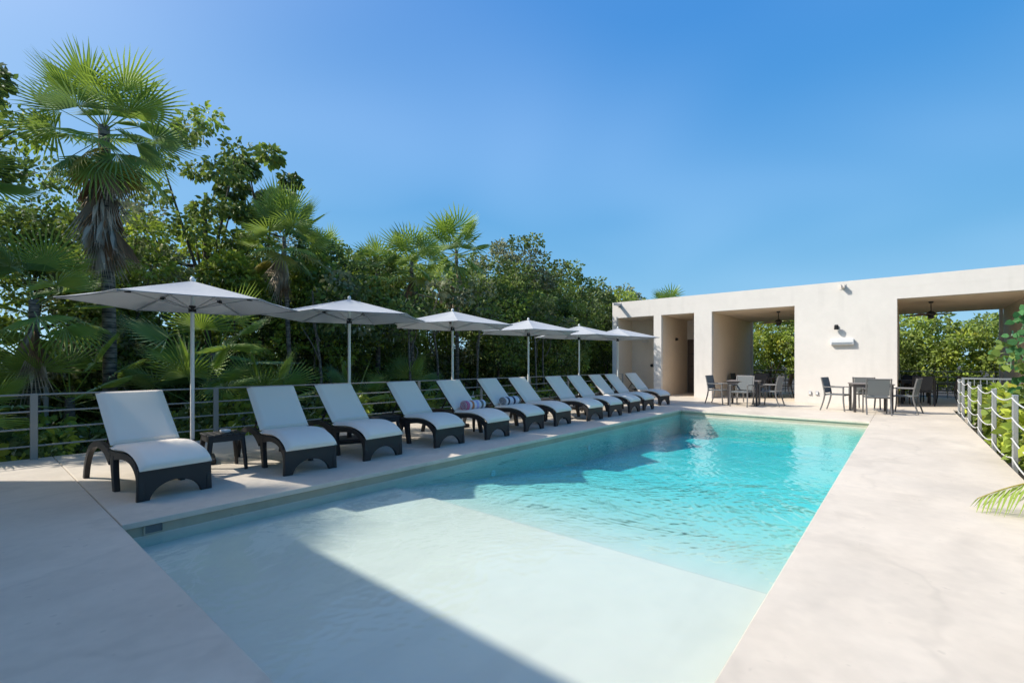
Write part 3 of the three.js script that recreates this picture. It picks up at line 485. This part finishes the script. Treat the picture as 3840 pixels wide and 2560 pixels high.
// leaves scattered through clumps; each clump is an uneven shell so that light and gaps pass between clumps
function leaves(clumps, per, size, palette, o = {}) {
  const n = clumps.length * per, pos = new Float32Array(n * 36), nor = new Float32Array(n * 36), col = new Float32Array(n * 36); let q = 0;
  const a = V(), d = V(), s = V(), u = V(), P = [V(), V(), V(), V(), V(), V()];
  for (const [c, r, sy = 0.75] of clumps) {
    const pal = hues[palette[Math.floor(R() * palette.length)]], tone = rr(0.8, 1.2);
    for (let i = 0; i < per; i++) {
      u.set(rr(-1, 1), rr(-1, 1), rr(-1, 1)); if (u.lengthSq() > 1) u.normalize().multiplyScalar(rr(0.6, 1));
      const rad = 0.45 + 0.55 * Math.sqrt(R()); a.copy(u).multiplyScalar(r * rad); a.y *= sy; a.add(c);
      d.copy(u).normalize().addScaledVector(V(rr(-1, 1), rr(-1, 0.6) - (o.hang || 0), rr(-1, 1)), 0.8).normalize();   // leaf axis
      s.set(rr(-1, 1), rr(-0.3, 0.3), rr(-1, 1)).cross(d).normalize(); u.crossVectors(d, s).normalize(); if (u.y < 0) { u.negate(); s.negate(); }
      const L = size * rr(0.7, 1.35), w = L * (o.wide || 0.30);
      const at = (v, t, m, f) => v.copy(a).addScaledVector(d, L * t).addScaledVector(s, w * m).addScaledVector(u, f);
      at(P[0], 0, 0, 0); at(P[1], 0.3, 0.9, w * 0.3); at(P[2], 0.68, 0.8, w * 0.2); at(P[3], 1, 0, -L * 0.14); at(P[4], 0.68, -0.8, w * 0.2); at(P[5], 0.3, -0.9, w * 0.3);
      const k = tone * rr(0.7, 1.3), yv = R() < 0.06 ? 1.5 : 1, C = [pal[0] * k * yv, pal[1] * k * (yv > 1 ? 1.25 : 1), pal[2] * k];
      for (const v of [0, 3, 2, 0, 2, 1, 0, 4, 3, 0, 5, 4]) { pos.set([P[v].x, P[v].y, P[v].z], q); nor.set([u.x, u.y, u.z], q); col.set(C, q); q += 3; }
    }
  }
  const g = new THREE.BufferGeometry(); g.setAttribute('position', new THREE.BufferAttribute(pos, 3)); g.setAttribute('normal', new THREE.BufferAttribute(nor, 3)); g.setAttribute('color', new THREE.BufferAttribute(col, 3)); return g;
}
function tree(o) {   // crown box: centre height cy, radii rx, ry; clumps on an uneven shell, limbs reaching them
  reseed(o.seed); const base = o.base ?? -0.4, g = thing(o.name || 'broadleaf_tree', o.label, o.cat || 'tree', [o.x, base, o.z], 0, o.group);
  const cy = o.cy - base, cl = [], n = o.n;
  for (let i = 0; i < n; i++) {
    const t = (i + 0.5) / n, ph = Math.acos(1 - 2 * t * 0.93), az = i * 2.39996 + rr(-0.4, 0.4), k = R() < 0.25 ? rr(0.2, 0.6) : rr(0.72, 1.08);
    cl.push([V(Math.sin(ph) * Math.cos(az) * o.rx * k, cy + Math.cos(ph) * o.ry * k, Math.sin(ph) * Math.sin(az) * o.rx * k), (o.cr || 0.55) * rr(0.7, 1.3), rr(0.6, 0.9)]);
  }
  if (!o.noTrunk) {
    const f = V(rr(-0.15, 0.15), cy - o.ry * 0.75, rr(-0.15, 0.15)), tr = o.tr || 0.09;
    part('trunk', limb([V(0, 0, 0), V(rr(-0.1, 0.1), f.y * 0.5, rr(-0.1, 0.1)), f, V(f.x * 1.5, cy + o.ry * 0.2, f.z * 1.5)], tr, tr * 0.35, 8), o.bark || M.bark, g);
    for (let k = 0; k < (o.limbs ?? 6); k++) { const c = cl[Math.floor((k + 0.5) / (o.limbs ?? 6) * cl.length)][0]; part('limb', limb([f.clone().lerp(V(f.x * 1.5, cy, f.z * 1.5), rr(-0.2, 0.5)), c.clone().lerp(f, 0.5).add(V(0, -0.15, 0)), c], tr * 0.5, 0.012, 6), o.bark || M.bark, g); }
  }
  part(o.noTrunk ? 'foliage' : 'crown', leaves(cl, o.per || 150, o.leaf || 0.13, o.pal || ['deep', 'mid'], o), M.leaf, g);
  return g;
}
// -- the palms
fanPalm({ seed: 1, x: -10.8, z: -1.72, h: 5.45, r: 0.11, n: 34, s: 0.94, fall: 2.45, dead: 46, skirt: 1.5, old: 0.8, label: 'tall fan palm with a skirt of dead grey fronds behind the nearest parasol', lean: [0.05, 0.1] });
fanPalm({ seed: 2, x: -11.5, z: -5.2, h: 4.35, r: 0.06, n: 26, s: 0.86, dead: 8, skirt: 0.5, label: 'small fan palm on a thin stem between the first two parasols', lean: [0, 0.15] });
fanPalm({ fan: WIDE, seed: 3, x: -11.8, z: -9.1, h: 4.45, r: 0.075, n: 26, s: 0.98, dead: 12, skirt: 0.8, label: 'bright fan palm left of the taller one behind the third parasol' });
fanPalm({ fan: WIDE, seed: 4, x: -11.8, z: -11.0, h: 5.15, r: 0.075, n: 30, s: 1.10, dead: 16, skirt: 0.9, label: 'bushy fan palm standing highest behind the third parasol' });
fanPalm({ fan: WIDE, seed: 5, x: -15.0, z: -7.9, h: 4.9, n: 18, s: 0.85, label: 'small fan palm peeking over the thicket right of the thin-stemmed palm' });
fanPalm({ fan: WIDE, seed: 6, x: -13.0, z: -32.5, h: 5.3, n: 16, s: 1.3, label: 'palm crown showing just above the pavilion roof' });
fanPalm({ seed: 7, x: -11.2, z: 0.35, h: 4.1, n: 22, s: 0.95, dead: 10, skirt: 1.0, label: 'fan palm cut by the left edge of the picture' });
fanPalm({ seed: 8, x: -10.6, z: -0.75, h: 2.3, n: 16, s: 0.85, dead: 12, skirt: 0.6, label: 'low fan palm left of the tall palm' });
for (const [i, x, z, h, s] of [[0, -10.4, -2.9, 0.6, 1.0], [1, -10.2, -4.1, 0.4, 0.9], [2, -10.9, -1.2, 0.7, 1.1], [3, -10.5, -6.3, 0.3, 0.8], [4, -10.8, -8.2, 0.5, 0.9], [5, -11.0, -3.4, 1.5, 1.1], [6, -10.2, 0.1, 0.4, 0.9]])
  fanPalm({ seed: 30 + i, x, z, h, n: 13, s, label: 'low fan-leaved palmetto among the undergrowth behind the left railing', group: 'palmettos behind the railing' });
fanPalm({ fan: WIDE, seed: 10, x: -12.5, z: -8.35, h: 4.2, n: 16, s: 0.9, old: 0.9, label: 'short yellowing fan palm left of the two bright palms' });
fanPalm({ seed: 9, x: -10.8, z: 3.85, h: 6.7, r: 0.1, n: 20, s: 1.0, label: 'fan palm beside the house corner, left of the picture' });
// -- trees seen against the sky
tree({ seed: 41, x: -13.3, z: -3.95, cy: 5.0, rx: 1.25, ry: 2.45, n: 24, per: 170, cr: 0.40, leaf: 0.12, pal: ['mid', 'mid', 'fresh'], tr: 0.1, hang: 0.5, label: 'tall open broadleaf tree right of the big palm' });
tree({ seed: 42, x: -13.6, z: -5.45, cy: 5.75, rx: 0.95, ry: 1.25, n: 14, per: 150, cr: 0.34, leaf: 0.18, pal: ['grey', 'mid', 'deep'], tr: 0.06, hang: 0.3, label: 'slender tree with tufted twigs above the thin-stemmed palm' });
tree({ seed: 43, x: -12.2, z: 0.5, cy: 5.3, rx: 1.2, ry: 1.3, n: 18, per: 210, cr: 0.45, leaf: 0.125, pal: ['deep', 'mid'], tr: 0.09, label: 'dark leafy tree at the upper left edge' });
tree({ seed: 44, x: -12.4, z: -14.7, cy: 4.2, rx: 1.7, ry: 2.2, n: 60, per: 170, cr: 0.5, leaf: 0.12, pal: ['grey', 'deep', 'mid'], bark: M.paleBark, label: 'tall grey-green tree with pale stems behind the fourth parasol' });
tree({ seed: 45, x: -12.2, z: -18.4, cy: 3.6, rx: 2.1, ry: 2.2, n: 70, per: 170, cr: 0.55, leaf: 0.13, pal: ['deep', 'deep', 'mid'], label: 'rounded dark green tree beside the left end of the pavilion' });
tree({ seed: 46, x: -14.2, z: -27.6, cy: 4.6, rx: 1.8, ry: 1.7, n: 36, per: 110, cr: 0.5, leaf: 0.17, pal: ['mid', 'fresh', 'grey'], label: 'distant loose tree above the left end of the pavilion roof' });
tree({ seed: 47, x: -11.3, z: -31.0, cy: 4.2, rx: 1.6, ry: 1.1, n: 24, per: 110, cr: 0.5, leaf: 0.17, pal: ['mid', 'grey'], label: 'far low tree left of the palm crown over the pavilion roof' });
tree({ seed: 48, x: -12.7, z: -4.35, cy: 3.45, rx: 0.6, ry: 0.55, n: 14, per: 130, cr: 0.34, leaf: 0.13, pal: ['lime', 'fresh'], tr: 0.035, limbs: 4, label: 'bright yellow-green young tree right of the nearest parasol top' });
tree({ seed: 49, x: -12.4, z: -6.3, cy: 3.55, rx: 0.6, ry: 0.55, n: 14, per: 130, cr: 0.34, leaf: 0.13, pal: ['fresh', 'lime', 'mid'], tr: 0.035, limbs: 4, label: 'fresh green young tree behind the second parasol' });
// -- the thicket behind the railing
const th = { label: 'dense evergreen tree in the thicket behind the loungers', group: 'thicket behind the loungers' };
[[-12.9, 1.6, 3.3, 1.5, 1.8], [-14.6, -1.0, 3.4, 1.6, 2.2], [-13.2, -2.2, 2.5, 1.3, 1.9], [-13.6, -5.2, 2.6, 1.4, 2.0], [-12.9, -7.0, 2.7, 1.3, 1.9], [-14.9, -6.4, 3.0, 1.5, 2.0], [-13.4, -9.0, 2.9, 1.4, 2.0], [-14.8, -10.6, 3.1, 1.6, 2.3], [-12.9, -12.6, 2.8, 1.4, 2.2], [-11.6, -12.9, 2.6, 1.1, 1.8], [-11.3, -16.4, 2.3, 1.2, 2.0], [-13.9, -16.6, 3.2, 1.6, 2.2], [-11.2, -20.4, 2.4, 1.3, 2.1], [-13.6, -21.0, 3.0, 1.6, 2.1], [-16.6, -3.4, 3.2, 1.8, 2.4], [-17, -9, 3.3, 2, 2.4], [-17, -14, 3.3, 2, 2.5], [-12.2, -24.2, 2.8, 1.6, 2.2], [-15.8, 2.2, 3.2, 1.8, 2.4]]
  .forEach(([x, z, cy, rx, ry], i) => tree({ seed: 100 + i, x, z, cy, rx, ry, n: 46, per: 215, cr: 0.56, leaf: 0.105, pal: [['deep', 'mid', 'fresh'], ['mid', 'fresh', 'deep'], ['mid', 'grey', 'fresh']][i % 3], limbs: 5, tr: 0.06, bark: i % 2 ? M.bark : M.paleBark, ...th }));
// tall understorey that closes the view between the trunks
for (let i = 0; i < 30; i++) { reseed(600 + i); const row = i % 2, z = 2.6 - i * 0.95 + rr(-0.4, 0.4), x = (row ? -16.3 : -13.4) + rr(-0.5, 0.5), h = rr(1.9, 2.7);
  tree({ seed: 640 + i, name: 'bush', cat: 'bush', noTrunk: true, x, z, cy: h * 0.45 - 0.4, rx: rr(1.1, 1.5), ry: h * 0.55, n: 40, per: 115, cr: 0.5, leaf: 0.125, pal: [['deep', 'mid'], ['deep', 'grey'], ['mid', 'deep', 'fresh']][i % 3], label: 'dense bush filling the shade under the thicket trees', group: 'understorey behind the loungers' }); }
// slim pale stems that climb behind the parasols
[[-10.6, -9.0, 3.8], [-10.7, -10.9, 3.9], [-10.4, -8.0, 3.2], [-10.3, -13.6, 3.8], [-10.5, -14.4, 3.9], [-10.8, -5.6, 3.4]].forEach(([x, z, h], i) => {
  reseed(160 + i); const g = thing('slim_tree', 'slim pale-stemmed sapling between railing and thicket', 'tree', [x, -0.4, z], 0, 'saplings behind the railing');
  part('trunk', limb([V(0, 0, 0), V(rr(-0.1, 0.1), h * 0.4, rr(-0.1, 0.1)), V(rr(-0.2, 0.2), h * 0.8, rr(-0.2, 0.2)), V(rr(-0.3, 0.3), h, rr(-0.3, 0.3))], 0.045, 0.02, 8), M.paleBark, g);
  for (let k = 0; k < 3; k++) part('limb', limb([V(0, h * (0.5 + 0.15 * k), 0), V(rr(-0.3, 0.3), h * (0.62 + 0.15 * k), rr(-0.3, 0.3)), V(rr(-0.6, 0.6), h * (0.75 + 0.12 * k), rr(-0.6, 0.6))], 0.02, 0.008, 6), M.paleBark, g);
  const cl = []; for (let k = 0; k < 10; k++) cl.push([V(rr(-0.7, 0.7), h * rr(0.75, 1.1), rr(-0.7, 0.7)), rr(0.3, 0.5)]);
  part('crown', leaves(cl, 90, 0.13, ['mid', 'deep', 'grey']), M.leaf, g);
});
// undergrowth shrubs
for (let i = 0; i < 26; i++) { reseed(200 + i); const z = 1.2 - i * 0.74 + rr(-0.25, 0.25), x = rr(-10.9, -9.55), h = rr(0.35, 0.85);
  if (z < -2 && z > -6.4 && x < -10.4) continue;
  tree({ seed: 230 + i, name: 'shrub', cat: 'shrub', noTrunk: true, x, z, cy: h * 0.35 - 0.2, rx: rr(0.4, 0.7), ry: h * 0.6, n: 9, per: 90, cr: 0.28, leaf: 0.12, wide: 0.34, pal: [['mid', 'fresh'], ['deep', 'mid'], ['deep', 'lime']][i % 3], label: 'low leafy shrub behind the left railing', group: 'undergrowth behind the railing' }); }
// green behind the pavilion
[[-7.5, -27, 2.2, 1.6, 2.0], [-5.2, -26.6, 2.1, 1.5, 2.1], [-3.2, -27.2, 2.0, 1.5, 2.2], [-1.2, -26.8, 1.7, 1.5, 1.9], [0.8, -27.2, 1.7, 1.5, 1.75], [2.8, -26.8, 1.5, 1.5, 1.8], [4.8, -27.4, 1.5, 1.6, 1.75], [6.8, -27.2, 1.5, 1.6, 1.8], [-4.4, -29.8, 2.2, 1.9, 2.2], [-0.4, -29.6, 1.9, 1.9, 1.9], [3.4, -30, 1.7, 1.9, 1.9], [7.0, -30.2, 1.7, 1.9, 1.9]]
  .forEach(([x, z, cy, rx, ry], i) => tree({ seed: 300 + i, x, z, cy, rx, ry, n: 44, per: 140, cr: 0.5, leaf: 0.125, pal: [['fresh', 'fresh', 'mid'], ['fresh', 'lime', 'mid']][i % 2], limbs: 4, tr: 0.06, label: 'sunlit bushy tree behind the open bays of the pavilion', group: 'trees behind the pavilion' }));
// right side: sea grape, low yellow-green plants
tree({ seed: 340, x: 2.3, z: -12.6, cy: 1.4, rx: 0.8, ry: 1.0, n: 34, per: 60, cr: 0.40, leaf: 0.13, wide: 0.46, pal: ['sea', 'mid', 'sea'], limbs: 7, tr: 0.05, name: 'broadleaf_shrub', cat: 'shrub', label: 'round-leaved green shrub at the right edge beyond the rope railing' });
tree({ seed: 341, x: 3.9, z: -17.2, cy: 1.3, rx: 1.2, ry: 1.3, n: 26, per: 60, cr: 0.5, leaf: 0.15, wide: 0.42, pal: ['mid', 'fresh'], limbs: 5, tr: 0.05, label: 'small green tree behind the bar gate' });
for (let i = 0; i < 15; i++) { reseed(350 + i); const z = -4.6 - i * 0.82 + rr(-0.2, 0.2); tree({ seed: 370 + i, name: 'shrub', cat: 'shrub', noTrunk: true, x: 1.55 + rr(0, 0.5), z, cy: 0.22 + rr(-0.1, 0.15), rx: rr(0.34, 0.5), ry: rr(0.4, 0.62), n: 11, per: 80, cr: 0.26, leaf: 0.17, wide: 0.26, pal: [['fresh', 'lime'], ['lime', 'fresh'], ['fresh', 'mid']][i % 3], label: 'low yellow-green shrub beyond the rope railing', group: 'shrubs along the right walk' }); }
// -- feather palm whose frond hangs over the right walk
{
  reseed(420); const g = thing('feather_palm', 'young feather palm leaning a frond over the right walk', 'palm', [1.75, -0.4, -5.9]);
  part('trunk', limb([V(0, 0, 0), V(0.02, 0.35, 0.02), V(0.03, 0.65, 0)], 0.07, 0.04, 9), M.bark, g);
  const fr = (az, len, lift, sag) => {
    const pts = []; for (let k = 0; k <= 8; k++) { const t = k / 8; pts.push(V(Math.sin(az) * len * t, 0.6 + lift * t - sag * t * t, Math.cos(az) * len * t)); }
    const c = new THREE.CatmullRomCurve3(pts), f = part('frond', limb(pts, 0.014, 0.004, 5, 16), M.frondOld, g), pos = [];
    for (let k = 0; k < 26; k++) for (const s of [-1, 1]) {
      const t = 0.2 + 0.79 * k / 26, p = c.getPointAt(t), tg = c.getTangentAt(t), sd = V(0, 1, 0).cross(tg).normalize().multiplyScalar(s), L = 0.34 * Math.sin(PI * (0.25 + 0.72 * t)) + 0.1, d = sd.multiplyScalar(0.72).addScaledVector(tg, 0.62).add(V(0, -0.35 + rr(-0.15, 0.1), 0)).normalize(), w = tg.clone().multiplyScalar(0.013);
      const m = p.clone().addScaledVector(d, L * 0.45), e = p.clone().addScaledVector(d, L).add(V(0, -L * 0.28, 0));
      for (const v of [p, m.clone().add(w), m.clone().sub(w), m.clone().add(w), e, m.clone().sub(w)]) pos.push(v.x, v.y, v.z);
    }
    const q = new THREE.BufferGeometry(); q.setAttribute('position', new THREE.Float32BufferAttribute(pos, 3)); q.computeVertexNormals(); part('leaflets', q, M.frond, f);
  };
  fr(-1.45, 1.28, 0.75, 0.85); fr(-2.6, 1.2, 0.8, 0.5); fr(1.2, 1.3, 0.9, 0.5); fr(2.5, 1.2, 0.9, 0.5); fr(0.3, 1.2, 1.0, 0.5);
}
// ---------------------------------------------------------------- tell look-alike plants apart by where they show
{
  const px = (o) => { const x = o.position.x, z = o.position.z, c = Math.cos(YAW), q = Math.sin(YAW), d = -x * q - z * c; return d > 0.3 ? 1920 + 1748 * (x * c - z * q) / d : -9999; };
  const poles = UZ.map((z) => px({ position: { x: UX, z } })), nth = ['first', 'second', 'third', 'fourth', 'fifth', 'sixth'];
  const along = (p) => { if (p < 0) return 'beyond the left edge of the picture'; const i = poles.findIndex((q) => p < q); return i === 0 ? 'left of the nearest parasol pole' : i < 0 ? 'right of the farthest parasol pole' : `between the ${nth[i - 1]} and ${nth[i]} parasol poles`; };
  const bays = (p) => p < 2816 ? 'hidden left of the left bay' : p < 2985 ? 'seen through the left bay' : p < 3366 ? 'behind the broad pier' : p < 3780 ? 'seen through the right bay' : 'right of the right bay';
  const walk = (p) => p > 3840 ? 'past the right edge of the picture' : 'beyond the far rope posts';
  const rank = ['leftmost', 'second from left', 'third from left', 'fourth from left', 'fifth from left', 'sixth from left', 'seventh from left', 'eighth from left', 'ninth from left', 'tenth from left', 'eleventh from left', 'twelfth from left', 'thirteenth from left', 'fourteenth from left'];
  const short = { 'thicket behind the loungers': ['dense evergreen thicket tree', along], 'understorey behind the loungers': ['dense dark bush under the thicket', along], 'saplings behind the railing': ['slim pale-stemmed sapling', along], 'palmettos behind the railing': ['low fan-leaved palmetto behind the railing', along], 'undergrowth behind the railing': ['low leafy shrub behind the railing', along], 'trees behind the pavilion': ['sunlit bushy tree behind the pavilion', bays], 'shrubs along the right walk': ['low yellow-green shrub', walk] };
  for (const [grp, [what, where]] of Object.entries(short)) {
    const sets = {}; for (const o of scene.children) if (o.userData.group === grp) (sets[where(px(o))] ||= []).push(o);
    for (const [w, list] of Object.entries(sets)) list.sort((a, b) => px(a) - px(b)).forEach((o, i) => { o.userData.label = what + ' ' + w + (list.length > 1 ? ', ' + rank[i] : ''); });
  }
}
scene.traverse((o) => { if (o.isMesh) { o.castShadow = true; o.receiveShadow = true; } });
renderer.render(scene, camera);
